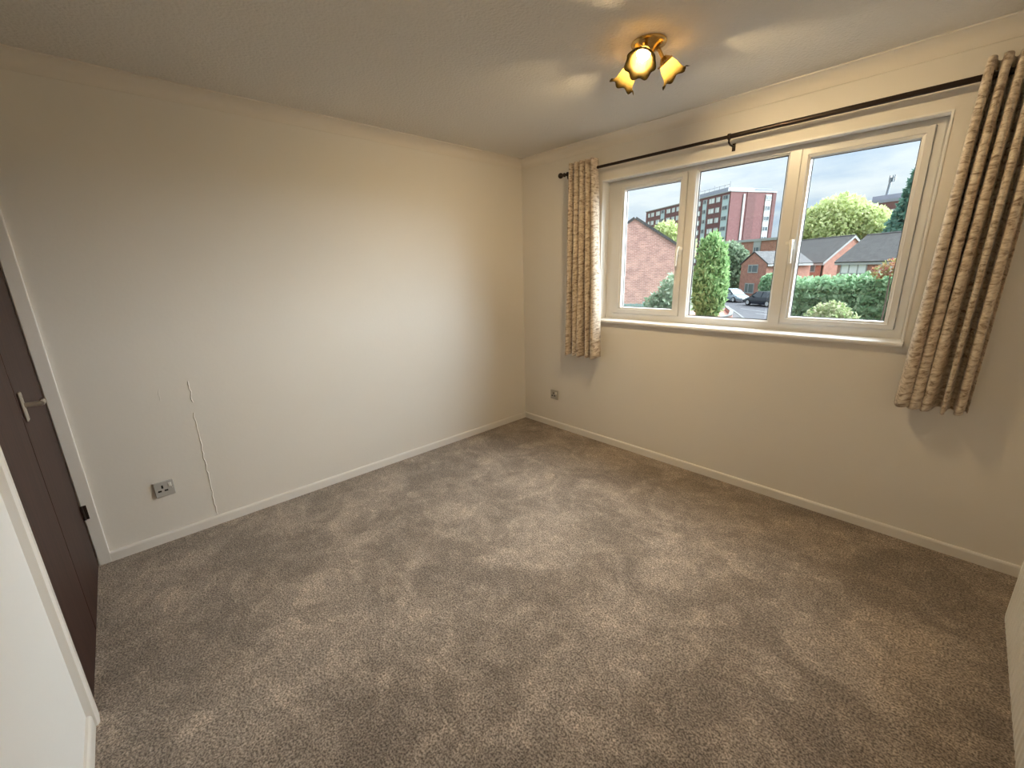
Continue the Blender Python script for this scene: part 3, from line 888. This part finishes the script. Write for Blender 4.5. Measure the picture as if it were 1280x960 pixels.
# --- brick gable house close on the left
g = tag(local((-10.15, 18.55, GZ), 31.5, 'gable_house'), 'pink brick gable end of a house beside the green fence', 'house')
hw, ea, ap = 3.3, 4.55, 6.62
wall = [(-hw, 0, 0), (hw - 0.9, 0, 0), (hw - 0.9, 0, ea + 0.38), (0, 0, ap), (-hw, 0, ea)]
MB().extrude([(-hw, 0, 0), (2.42, 0, 0), (2.42, 0, ap - 2.42 * 0.66), (0, 0, ap), (-hw, 0, ap - hw * 0.66)], (0, 9, 0)).build('wall', 'brick_pink', g)
def roof_slab(parent, p0, p1, p2, p3, th, mat):
    p0, p1, p2, p3 = map(Vector, (p0, p1, p2, p3))
    n_ = (p1 - p0).cross(p3 - p0).normalized() * th
    if n_.z < 0: n_ = -n_
    return MB().add([p0, p1, p2, p3, p0 + n_, p1 + n_, p2 + n_, p3 + n_], [(0, 1, 2, 3), (4, 5, 6, 7), (0, 1, 5, 4), (1, 2, 6, 5), (2, 3, 7, 6), (3, 0, 4, 7)]).build('roof', mat, parent)
roof_slab(g, (0, -0.06, ap), (2.62, -0.06, ap - 2.62 * 0.66), (2.62, 9, ap - 2.62 * 0.66), (0, 9, ap), 0.12, 'roof_slate')
roof_slab(g, (0, -0.06, ap), (-hw - 0.2, -0.06, ap - (hw + 0.2) * 0.66), (-hw - 0.2, 9, ap - (hw + 0.2) * 0.66), (0, 9, ap), 0.12, 'roof_slate')

# --- green close-board fence
f = tag(local((-8.95, 15.8, GZ), 30, 'garden_fence'), 'teal green close-board garden fence below the brick gable', 'fence')
bd = MB().box(0, 0.135, 0, 0.022, 0.05, 2.36).mesh('board', 'fence_teal')
for k in range(20):
    place('board', bd, f, loc=(-0.7 + k * 0.145, 0.01 * (k % 2), random.uniform(-0.015, 0.015)))
for x in (-0.75, 1.0, 2.2):
    MB().box(x - 0.05, x + 0.05, 0.03, 0.13, 0, 2.45).build('post', 'fence_teal', f)
MB().box(-0.75, 2.25, 0.035, 0.075, 1.9, 2.0).build('rail', 'fence_teal', f)
MB().box(-0.75, 2.25, 0.035, 0.075, 0.4, 0.5).build('rail', 'fence_teal', f)

# --- planting
def leaves(blobs, n, size, bias=(0, 0, 0), shell=0.55, aspect=1.7, up=0.3):
    """n leaf sprigs over ellipsoid blobs [(cx,cy,cz,rx,ry,rz)]"""
    vol = np.array([b[3] * b[4] + b[3] * b[5] + b[4] * b[5] for b in blobs]); vol = vol / vol.sum()
    vs = []; fs = []
    idx = rng.choice(len(blobs), n, p=vol)
    d = rng.normal(size=(n, 3)); d /= np.linalg.norm(d, axis=1)[:, None]
    r = shell + (1.06 - shell) * rng.random(n) ** 0.6
    B = np.array(blobs)[idx]
    P = B[:, :3] + d * r[:, None] * B[:, 3:6]
    T = rng.normal(size=(n, 3)) * 0.8 + d * 0.7 + np.array((0, 0, up)); T /= np.linalg.norm(T, axis=1)[:, None]
    S = np.cross(T, rng.normal(size=(n, 3)) * 0.7 + d); S /= np.linalg.norm(S, axis=1)[:, None] + 1e-9
    sz = size * (0.6 + 0.8 * rng.random(n))
    a = P - T * (sz * aspect / 2)[:, None]; b = P + S * (sz / 2)[:, None]; c = P + T * (sz * aspect / 2)[:, None]; e = P - S * (sz / 2)[:, None]
    V = np.stack([a, b, c, e], 1).reshape(-1, 3)
    F = np.arange(4 * n).reshape(-1, 4)
    return V, F
def plant(name, loc, blobs, n, size, mat, lab, cat, trunk=None, core=0.72, group=None, **kw):
    root = tag(empty(name, loc), lab, cat, group)
    V, F = leaves(blobs, n, size, **kw)
    me = bpy.data.meshes.new('foliage')
    me.from_pydata(V.tolist(), [], F.tolist()); me.materials.append(MATS[mat])
    place('foliage', me, root)
    if core:
        mb = MB()
        for (x, y, z, a, b, c) in blobs:
            pr = [(-c * core * math.cos(PI * i / 8), max(1e-3, math.sin(PI * i / 8))) for i in range(9)]
            q = MB().lathe([(t, s) for t, s in pr], (0, 0, 0), (0, 0, 1), 12)
            mb.add([(x + vx * a * core, y + vy * b * core, z + vz) for vx, vy, vz in q.v], q.f)
        mb.build('inner_foliage', mat, root)
    if trunk:
        h, r = trunk
        MB().tube([(0, 0, -0.05), (0.03, 0.02, h * 0.5), (0.0, 0.0, h)], [r, r * 0.8, r * 0.5], 10).build('trunk', 'bark', root)
    return root

# variegated bush by the fence
plant('shrub', (-6.45, 15.2, GZ), [(0.0, 0, 1.5, 0.8, 0.7, 1.6), (0.35, 0.2, 2.6, 0.72, 0.65, 1.2), (-0.45, 0, 1.7, 0.55, 0.6, 1.2)], 3600, 0.13, 'leaf_variegated',
      'pale variegated bush in front of the pink brick gable', 'shrub', trunk=(1.6, 0.09))
# lime tree behind the gable
plant('tree', (-24.9, 50.4, GZ), [(0, 0, 7.0, 2.3, 2.0, 2.6), (1.6, 0.6, 6.2, 1.9, 1.8, 2.2), (-1.4, -0.4, 6.0, 1.7, 1.7, 2.0)], 6000, 0.30, 'leaf_lime',
      'yellow green tree rising behind the pink brick gable', 'tree', trunk=(6.0, 0.28))
# bright conifer
con = [(0, 0, 0.55 + 0.56 * i, r_, r_, 0.85) for i, r_ in enumerate((0.75, 1.02, 1.18, 1.25, 1.26, 1.22, 1.14, 1.02, 0.86, 0.62))]
con += [(0.55, -0.2, 4.6, 0.55, 0.55, 1.2), (-0.55, 0.0, 5.0, 0.55, 0.5, 1.1), (0.45, -0.3, 1.9, 0.75, 0.7, 1.0)]
plant('conifer', (-10.75, 30.5, GZ), con, 9000, 0.17, 'leaf_conifer', 'tall bright green conifer beside the footpath', 'conifer', trunk=(2.5, 0.2), up=1.0, aspect=2.6, core=0.66)
# grey-green tree and dark undergrowth behind the silver car
plant('tree', (-20.3, 60.1, GZ), [(0, 0, 5.0, 1.7, 1.5, 2.2), (0.9, 0.4, 4.4, 1.4, 1.3, 1.9), (-0.9, 0.2, 3.6, 1.3, 1.2, 1.9), (0.2, -0.2, 2.2, 1.6, 1.3, 1.8)], 4200, 0.30, 'leaf_greygreen',
      'dull grey green tree behind the silver car', 'tree', trunk=(4.0, 0.22))
# hedge piece before the far house
plant('shrub', (-12.6, 52.0, GZ), [(0, 0, 1.6, 1.3, 0.9, 1.5), (0.9, -0.6, 1.7, 1.1, 0.9, 1.4), (-0.3, 0.1, 2.3, 0.9, 0.8, 0.8)], 3000, 0.20, 'leaf_hedge', 'rounded green shrub behind the black car', 'shrub', trunk=(1.2, 0.1))
# big lime tree beyond the terrace
plant('tree', (-12.0, 75.8, GZ), [(0, 0, 9.6, 4.0, 3.5, 3.8), (-3.4, -0.4, 8.6, 3.2, 3.0, 3.2), (3.2, 0.5, 8.6, 3.2, 3.0, 3.0), (-1.0, -1.5, 8.0, 4.2, 3.0, 3.2), (4.8, 0.4, 7.0, 2.2, 2.2, 2.2), (-5.2, 0.2, 8.0, 2.0, 2.0, 2.4)], 17000, 0.34, 'leaf_lime',
      'wide yellow green tree behind the terraced roofs', 'tree', trunk=(8.0, 0.4), core=0.7)
# dark blue-green conifer
dc = [(0, 0, 3.0 + 1.12 * i, 3.4 * (1 - i / 11.5) + 0.28, 3.1 * (1 - i / 11.5) + 0.28, 1.1) for i in range(11)]
plant('conifer', (-3.6, 70.8, GZ), dc, 7000, 0.36, 'leaf_bluedark', 'dark bluish conifer behind the terraced roofs', 'conifer', trunk=(6, 0.3), up=-0.2, aspect=2.4, core=0.6)
# hedge
hd = []
for i in range(22):
    for j in range(4):
        hd.append((-4.3 + i * 0.75 + random.uniform(-0.1, 0.1), random.uniform(-0.15, 0.15), 0.40 + j * 0.74, 0.72, 0.85, 0.56 + (0.045 * min(i, 12) if j == 3 else 0)))
plant('hedge', (-1.2, 32.4, GZ), hd, 25000, 0.145, 'leaf_hedge', 'long tall green hedge in front of the terraced houses', 'hedge', aspect=2.2)
plant('shrub', (-0.55, 31.2, GZ), [(0, 0, 3.75, 0.5, 0.4, 0.5), (-0.5, 0, 3.5, 0.4, 0.4, 0.4), (0.5, 0, 3.6, 0.5, 0.4, 0.45)], 420, 0.13, 'leaf_red', 'red leaved shrub growing out of the hedge top', 'shrub', trunk=(3.2, 0.06), core=0)
plant('shrub', (-1.0, 18.9, GZ), [(0, 0, 1.35, 0.95, 0.8, 1.15), (0.7, 0, 1.1, 0.7, 0.6, 0.95), (-0.65, 0, 1.1, 0.6, 0.6, 0.9), (0.1, 0.0, 2.0, 0.6, 0.5, 0.55)], 3200, 0.095, 'leaf_cream_green', 'cream and green variegated shrub in front of the hedge', 'shrub', trunk=(1.0, 0.07))
# --- low red brick edging wall by the conifer
bw = tag(empty('garden_wall', (-10.6, 29.6, GZ)), 'low curved red brick edging wall between conifer and footpath', 'garden wall')
pts = [(1.36, -1.6), (1.36, 0.2), (1.33, 1.5), (0.75, 3.3), (0.2, 4.9), (-0.8, 6.9), (-1.7, 8.9)]
P3 = [Vector((x, y, 0)) for x, y in pts]
k_ = len(P3)
nrm = []
for i in range(k_):
    d = (P3[min(i + 1, k_ - 1)] - P3[max(i - 1, 0)]).normalized(); nrm.append(Vector((d.y, -d.x, 0)))
def band(z0, z1, o0, o1):
    vs = []
    for i in range(k_):
        for o_, z in ((o0, z0), (o1, z0), (o1, z1), (o0, z1)):
            q = P3[i] + nrm[i] * o_; vs.append((q.x, q.y, z))
    fs = [(i * 4 + a, i * 4 + (a + 1) % 4, (i + 1) * 4 + (a + 1) % 4, (i + 1) * 4 + a) for i in range(k_ - 1) for a in range(4)]
    fs += [(0, 1, 2, 3), tuple((k_ - 1) * 4 + a for a in (3, 2, 1, 0))]
    return MB().add(vs, fs)
band(0, 0.42, -0.11, 0.11).build('wall_body', 'brick_house', bw)
band(0.42, 0.49, -0.14, 0.14).build('coping', 'kerb_stone', bw)

# --- houses
def house(name, loc, rz, x0, x1, dep, ea, ri, lab, wins, oh=0.25, chimney=None, downpipe=None):
    """ridge along local x; front at y=0 faces -y"""
    h = tag(local(loc, rz, name), lab, 'house')
    MB().extrude([(x0, 0, 0), (x0, dep, 0), (x0, dep, ea), (x0, dep / 2, ri), (x0, 0, ea)], (x1 - x0, 0, 0)).build('wall', 'brick_house', h)
    sl_ = (ri - ea) / (dep / 2)
    roof_slab(h, (x0 - 0.12, -oh, ea - oh * sl_ + 0.04), (x1 + 0.12, -oh, ea - oh * sl_ + 0.04), (x1 + 0.12, dep / 2, ri + 0.04), (x0 - 0.12, dep / 2, ri + 0.04), 0.14, 'roof_slate')
    roof_slab(h, (x0 - 0.12, dep + oh, ea - oh * sl_ + 0.04), (x1 + 0.12, dep + oh, ea - oh * sl_ + 0.04), (x1 + 0.12, dep / 2, ri + 0.04), (x0 - 0.12, dep / 2, ri + 0.04), 0.14, 'roof_slate')
    MB().tube([(x0 - 0.1, dep / 2, ri + 0.16), (x1 + 0.1, dep / 2, ri + 0.16)], 0.11, 8).build('ridge_tile', 'roof_slate', h)
    MB().box(x0 - 0.1, x1 + 0.1, -oh - 0.02, -oh + 0.10, ea - oh * sl_ - 0.16, ea - oh * sl_ + 0.04).build('gutter', 'facade_white', h)
    for xx in (x0 - 0.14, x1 + 0.06):
        for s_ in (0, 1):
            y0, y1 = (-oh, dep / 2) if s_ == 0 else (dep + oh, dep / 2)
            MB().add([(xx, y0, ea - oh * sl_ - 0.12), (xx, y1, ri - 0.12), (xx, y1, ri + 0.16), (xx, y0, ea - oh * sl_ + 0.16),
                      (xx + 0.08, y0, ea - oh * sl_ - 0.12), (xx + 0.08, y1, ri - 0.12), (xx + 0.08, y1, ri + 0.16), (xx + 0.08, y0, ea - oh * sl_ + 0.16)],
                     [(0, 1, 2, 3), (4, 5, 6, 7), (0, 1, 5, 4), (1, 2, 6, 5), (2, 3, 7, 6), (3, 0, 4, 7)]).build('bargeboard', 'facade_white', h)
    for (x, z, w, hh, bars, gl) in wins:
        far_window(h, x, 0, z, w, hh, 'x', bars, gl)
    if downpipe is not None:
        MB().tube([(downpipe, -0.1, 0), (downpipe, -0.1, ea - 0.2)], 0.07, 8).build('downpipe', 'dark_iron', h)
    return h
house('terraced_house', (-9.78, 60.96, GZ), -38.4, -8.6, 0, 6.6, 4.22, 7.05, 'brick terraced house with grey roof and plain white window',
      [(-2.4, 3.50, 2.2, 1.0, 1, 'house_glass'), (-6.5, 3.5, 2.2, 1.0, 1, 'house_glass'), (-2.4, 1.2, 2.2, 1.2, 1, 'house_glass')], downpipe=-0.2)
house('terraced_house', (-6.93, 52.34, GZ), -38.4, 0, 30, 5.6, 4.22, 6.55, 'brick terraced house with grey roof standing forward of its neighbour',
      [(1.95, 3.48, 3.0, 1.05, 2, 'curtained_glass'), (5.5, 3.48, 1.8, 1.05, 1, 'curtained_glass'), (9.0, 3.48, 2.0, 1.05, 1, 'curtained_glass'), (13.5, 3.48, 2.4, 1.05, 1, 'curtained_glass'), (18.0, 3.48, 2.4, 1.05, 1, 'curtained_glass'), (23.0, 3.48, 2.4, 1.05, 1, 'curtained_glass'), (2.0, 1.2, 2.4, 1.2, 1, 'house_glass')])
# gable-fronted house behind the cars: ridge runs back from the street
h3 = tag(local((-17.31, 56.89, GZ), -38.4, 'gable_fronted_house'), 'small brick house with gable front behind the parked cars', 'house')
a0, a1, ac, ea3, ap3, ln = -0.8, 4.15, 1.6, 4.2, 5.55, 5.5
MB().extrude([(a0, 0, 0), (a1, 0, 0), (a1, 0, ea3), (ac, 0, ap3), (a0, 0, ea3)], (0, ln, 0)).build('wall', 'brick_house', h3)
roof_slab(h3, (ac, -0.1, ap3 + 0.03), (a1 + 0.3, -0.1, ea3 - 0.13), (a1 + 0.3, ln, ea3 - 0.13), (ac, ln, ap3 + 0.03), 0.12, 'roof_slate')
roof_slab(h3, (ac, -0.1, ap3 + 0.03), (a0 - 0.2, -0.1, ea3 - 0.08), (a0 - 0.2, ln, ea3 - 0.08), (ac, ln, ap3 + 0.03), 0.12, 'roof_slate')
MB().box(a1 + 0.25, a1 + 0.37, -0.1, ln, ea3 - 0.32, ea3 - 0.10).build('gutter', 'facade_white', h3)
far_window(h3, 1.65, 0, 3.62, 1.95, 1.0, 'x', 1)
far_window(h3, 1.35, 0, 1.25, 1.85, 1.25, 'x', 1)

# --- tall flats
tw = tag(local((-40, 109.3, GZ), -28, 'tower_block'), 'tall red brick block of flats with rows of white windows', 'apartment block')
TZ = 18.4 - GZ
MB().box(-36.0, 0, 0, 13.2, 0, TZ).build('wall', 'brick_tower', tw)
MB().box(-20.4, -2.4, 1.2, 9, TZ, TZ + 1.4).build('plant_room', 'roof_grey_metal', tw)
MB().box(-36.2, 0.15, -0.15, 13.4, TZ, TZ + 0.22).build('parapet', 'facade_white', tw)
MB().box(-0.02, 0.12, 4.7, 7.2, 0, TZ - 0.1).build('dark_bay', 'brick_tower_dark', tw)
MB().box(-0.02, 0.20, 3.55, 4.10, 0, TZ - 0.5).build('white_strip', 'facade_white', tw)
MB().box(-0.02, 0.16, 12.2, 13.22, 0, TZ - 0.1).build('dark_pier', 'brick_tower_dark', tw)
for k in range(10):                       # railings and masts on the roof
    MB().tube([(-19 + k * 1.8, 2.0, TZ + 1.4), (-19 + k * 1.8, 2.0, TZ + 2.3 + 0.5 * (k % 3 == 0))], 0.06, 6).build('roof_mast', 'mast_grey', tw)
MB().tube([(-19, 2.0, TZ + 2.2), (-2.8, 2.0, TZ + 2.2)], 0.05, 6).build('roof_rail', 'mast_grey', tw)
MB().tube([(-0.6, 5.0, TZ + 0.9), (-0.6, 12.6, TZ + 0.9)], 0.05, 6).build('roof_rail', 'mast_grey', tw)
rows = [17.2 - 2.38 * k - GZ for k in range(7)]
for x, w in ((-27.0, 1.8), (-8.75, 1.45), (-1.45, 2.1)):
    MB().box(x - w / 2, x + w / 2, -0.12, 0.02, 0, TZ - 0.55).build('stair_strip', 'facade_pale_blue', tw)
MB().box(-0.02, 0.12, 10.1, 11.9, 0, TZ - 0.5).build('stair_strip', 'facade_white', tw)
for z in rows:
    for x, w, hh in ((-34.2, 1.0, 1.25), (-32.3, 1.6, 1.25), (-29.4, 2.0, 1.25), (-24.2, 1.9, 1.25), (-21.9, 1.4, 1.25), (-19.7, 1.6, 1.25), (-16.4, 1.6, 1.25), (-13.6, 1.6, 1.25), (-11.0, 1.3, 1.25), (-6.25, 2.0, 1.25), (-4.05, 1.4, 1.25)):
        far_window(tw, x, -0.02, z, w, hh, 'x', 1 if w > 1.3 else 0, 'curtained_glass', 0.08)
    for x, w in ((-27.0, 1.4), (-8.75, 1.1), (-1.45, 1.7)):
        far_window(tw, x, -0.14, z + 0.15, w, 1.0, 'x', 1, 'house_glass', 0.06)
    far_window(tw, 0.14, 11.0, z, 1.6, 1.1, 'y', 1, 'house_glass', 0.06)

# --- lower flats in front of the tower
lf = tag(local((-30.4, 86.2, GZ), -19, 'low_flats'), 'lower flat-roofed brick block in front of the tall flats', 'apartment block')
MB().box(-1.0, 14.0, 0, 9, 0, 8.2).build('wall', 'brick_house', lf)
MB().box(-1.2, 14.2, -0.25, 9.2, 8.2, 8.62).build('fascia', 'facade_white', lf)
MB().box(5.1, 6.5, -0.14, 0.02, 0, 8.2).build('stair_strip', 'facade_white', lf)
MB().box(-1.2, 0.5, -1.3, 0.0, 7.0, 7.9).build('balcony', 'facade_white', lf)
MB().box(-1.2, 0.5, -1.3, 0.0, 4.5, 5.4).build('balcony', 'facade_white', lf)
for z in (6.6, 4.2, 1.8):
    far_window(lf, 5.8, -0.16, z, 1.1, 1.3, 'x', 1)
    far_window(lf, 10.5, -0.02, z, 1.8, 1.2, 'x', 1)

# --- far flats with mast, right
t2 = tag(local((-24.6, 185.2, GZ), -20, 'mast_block'), 'distant brick flats with a mast on the grey roof', 'apartment block')
MB().box(-6, 9.0, 0, 14, 0, 22.4).build('wall', 'brick_tower', t2)
MB().box(-6.2, 9.2, -0.2, 14.2, 22.4, 23.3).build('parapet', 'roof_grey_metal', t2)
MB().box(-1.2, 7.5, 3, 10, 23.3, 25.0).build('plant_room', 'roof_grey_metal', t2)
MB().tube([(2.2, 4, 25.0), (2.6, 4, 30.2)], 0.38, 8).build('mast', 'mast_grey', t2)
for dx in (-0.4, 0.5, 1.0):
    MB().tube([(2.6 + dx, 4, 28.9), (2.6 + dx, 4, 30.9)], 0.18, 6).build('aerial', 'mast_grey', t2)
for z in (19.4, 16.6, 13.8):
    for x in (-3.0, 1.0, 4.2, 7.2):
        far_window(t2, x, -0.02, z, 2.0, 1.5, 'x', 1, 'curtained_glass', 0.08)

# --- parked cars
def car(loc, rz, paint, lab):
    """local +x = nose"""
    c = tag(local(loc, rz, 'car'), lab, 'car', 'parked cars')
    # lower body, lofted along the length
    st = [(-2.00, 0.42, 0.62, 0.66), (-1.93, 0.26, 0.86, 0.78), (-1.55, 0.20, 0.93, 0.83), (-0.6, 0.19, 0.92, 0.85), (0.6, 0.19, 0.90, 0.85), (1.2, 0.20, 0.84, 0.84), (1.65, 0.22, 0.74, 0.80), (1.92, 0.27, 0.62, 0.72), (2.00, 0.38, 0.52, 0.60)]
    vs = []; K = 8
    for x, zb, zt, w in st:
        zm = zb + (zt - zb) * 0.55
        vs += [(x, -w * 0.9, zb), (x, -w, zm - 0.1), (x, -w * 0.985, zm + 0.06), (x, -w * 0.90, zt), (x, w * 0.90, zt), (x, w * 0.985, zm + 0.06), (x, w, zm - 0.1), (x, w * 0.9, zb)]
    fs = [(i * K + k, i * K + (k + 1) % K, (i + 1) * K + (k + 1) % K, (i + 1) * K + k) for i in range(len(st) - 1) for k in range(K)]
    fs += [tuple(range(K)), tuple((len(st) - 1) * K + k for k in range(K - 1, -1, -1))]
    autosmooth(MB().add(vs, fs).build('body', paint, c), 40)
    # greenhouse: glass, then roof skin and pillars
    gh = [(-1.85, 0.90, 0.98, 0.74, 0.70), (-1.55, 0.92, 1.33, 0.76, 0.60), (-0.9, 0.92, 1.43, 0.77, 0.60), (0.1, 0.90, 1.44, 0.77, 0.60), (0.45, 0.89, 1.36, 0.77, 0.61), (1.18, 0.84, 0.88, 0.74, 0.70)]
    vs = []
    for x, zb, zt, wb, wt in gh:
        vs += [(x, -wb, zb), (x, -wt, zt), (x, wt, zt), (x, wb, zb)]
    fs = [(i * 4 + k, i * 4 + (k + 1) % 4, (i + 1) * 4 + (k + 1) % 4, (i + 1) * 4 + k) for i in range(len(gh) - 1) for k in range(4)] + [(0, 1, 2, 3), (23, 22, 21, 20)]
    MB().add(vs, fs).build('cabin_glass', 'car_glass', c)
    rf = MB().add([(-1.62, -0.60, 1.335), (-0.9, -0.61, 1.435), (0.1, -0.61, 1.445), (0.47, -0.61, 1.37), (0.47, 0.61, 1.37), (0.1, 0.61, 1.445), (-0.9, 0.61, 1.435), (-1.62, 0.60, 1.335),
                   (-1.62, -0.58, 1.37), (-0.9, -0.56, 1.475), (0.1, -0.56, 1.485), (0.47, -0.58, 1.40), (0.47, 0.58, 1.40), (0.1, 0.56, 1.485), (-0.9, 0.56, 1.475), (-1.62, 0.58, 1.37)],
                  [(8, 9, 14, 15), (9, 10, 13, 14), (10, 11, 12, 13), (0, 1, 9, 8), (1, 2, 10, 9), (2, 3, 11, 10), (4, 5, 13, 12), (5, 6, 14, 13), (6, 7, 15, 14), (3, 4, 12, 11), (7, 0, 8, 15), (0, 7, 6, 1), (1, 6, 5, 2), (2, 5, 4, 3)])
    rf.build('roof_panel', paint, c)
    for s_ in (-1, 1):
        MB().tube([(1.16, s_ * 0.725, 0.87), (0.45, s_ * 0.612, 1.39)], 0.035, 6).build('pillar', paint, c)
        MB().tube([(-0.35, s_ * 0.775, 0.91), (-0.42, s_ * 0.608, 1.43)], 0.035, 6).build('pillar', paint, c)
        MB().tube([(-1.83, s_ * 0.735, 0.93), (-1.50, s_ * 0.605, 1.36)], 0.05, 6).build('pillar', paint, c)
        for x in (-1.28, 1.27):
            wh = MB().lathe([(-0.09, 0.20), (-0.09, 0.30), (-0.07, 0.315), (0.07, 0.315), (0.09, 0.30), (0.09, 0.20)], (x, s_ * 0.76, 0.315), (0, s_, 0), 24, close=True).build('wheel', 'tyre', c)
            MB().lathe([(0.0, 0.0005), (0.0, 0.20), (0.015, 0.205), (0.02, 0.18), (0.008, 0.05), (0.02, 0.0005)], (x, s_ * 0.85, 0.315), (0, s_, 0), 18).build('hub_cap', 'alloy', wh)
        MB().obox((1.72, s_ * 0.76, 0.56), (0.20, -s_ * 0.12, -0.04), (-0.02, -s_ * 0.20, 0.0), (0.02, 0, 0.12)).build('headlamp', 'head_lamp', c)
        MB().box(0.60, 0.78, *sorted((s_ * 0.80, s_ * 0.95)), 0.90, 1.03).build('door_mirror', paint, c)
    MB().box(1.96, 2.02, -0.26, 0.26, 0.36, 0.47).build('number_plate', 'number_plate', c)
    return c
car((-16.1, 50.1, GZ), -38.4 + 8, 'car_silver', 'silver hatchback parked beyond the footpath')
car((-11.35, 45.7, GZ), -38.4 + 188, 'car_black', 'black hatchback parked in front of the green shrub')
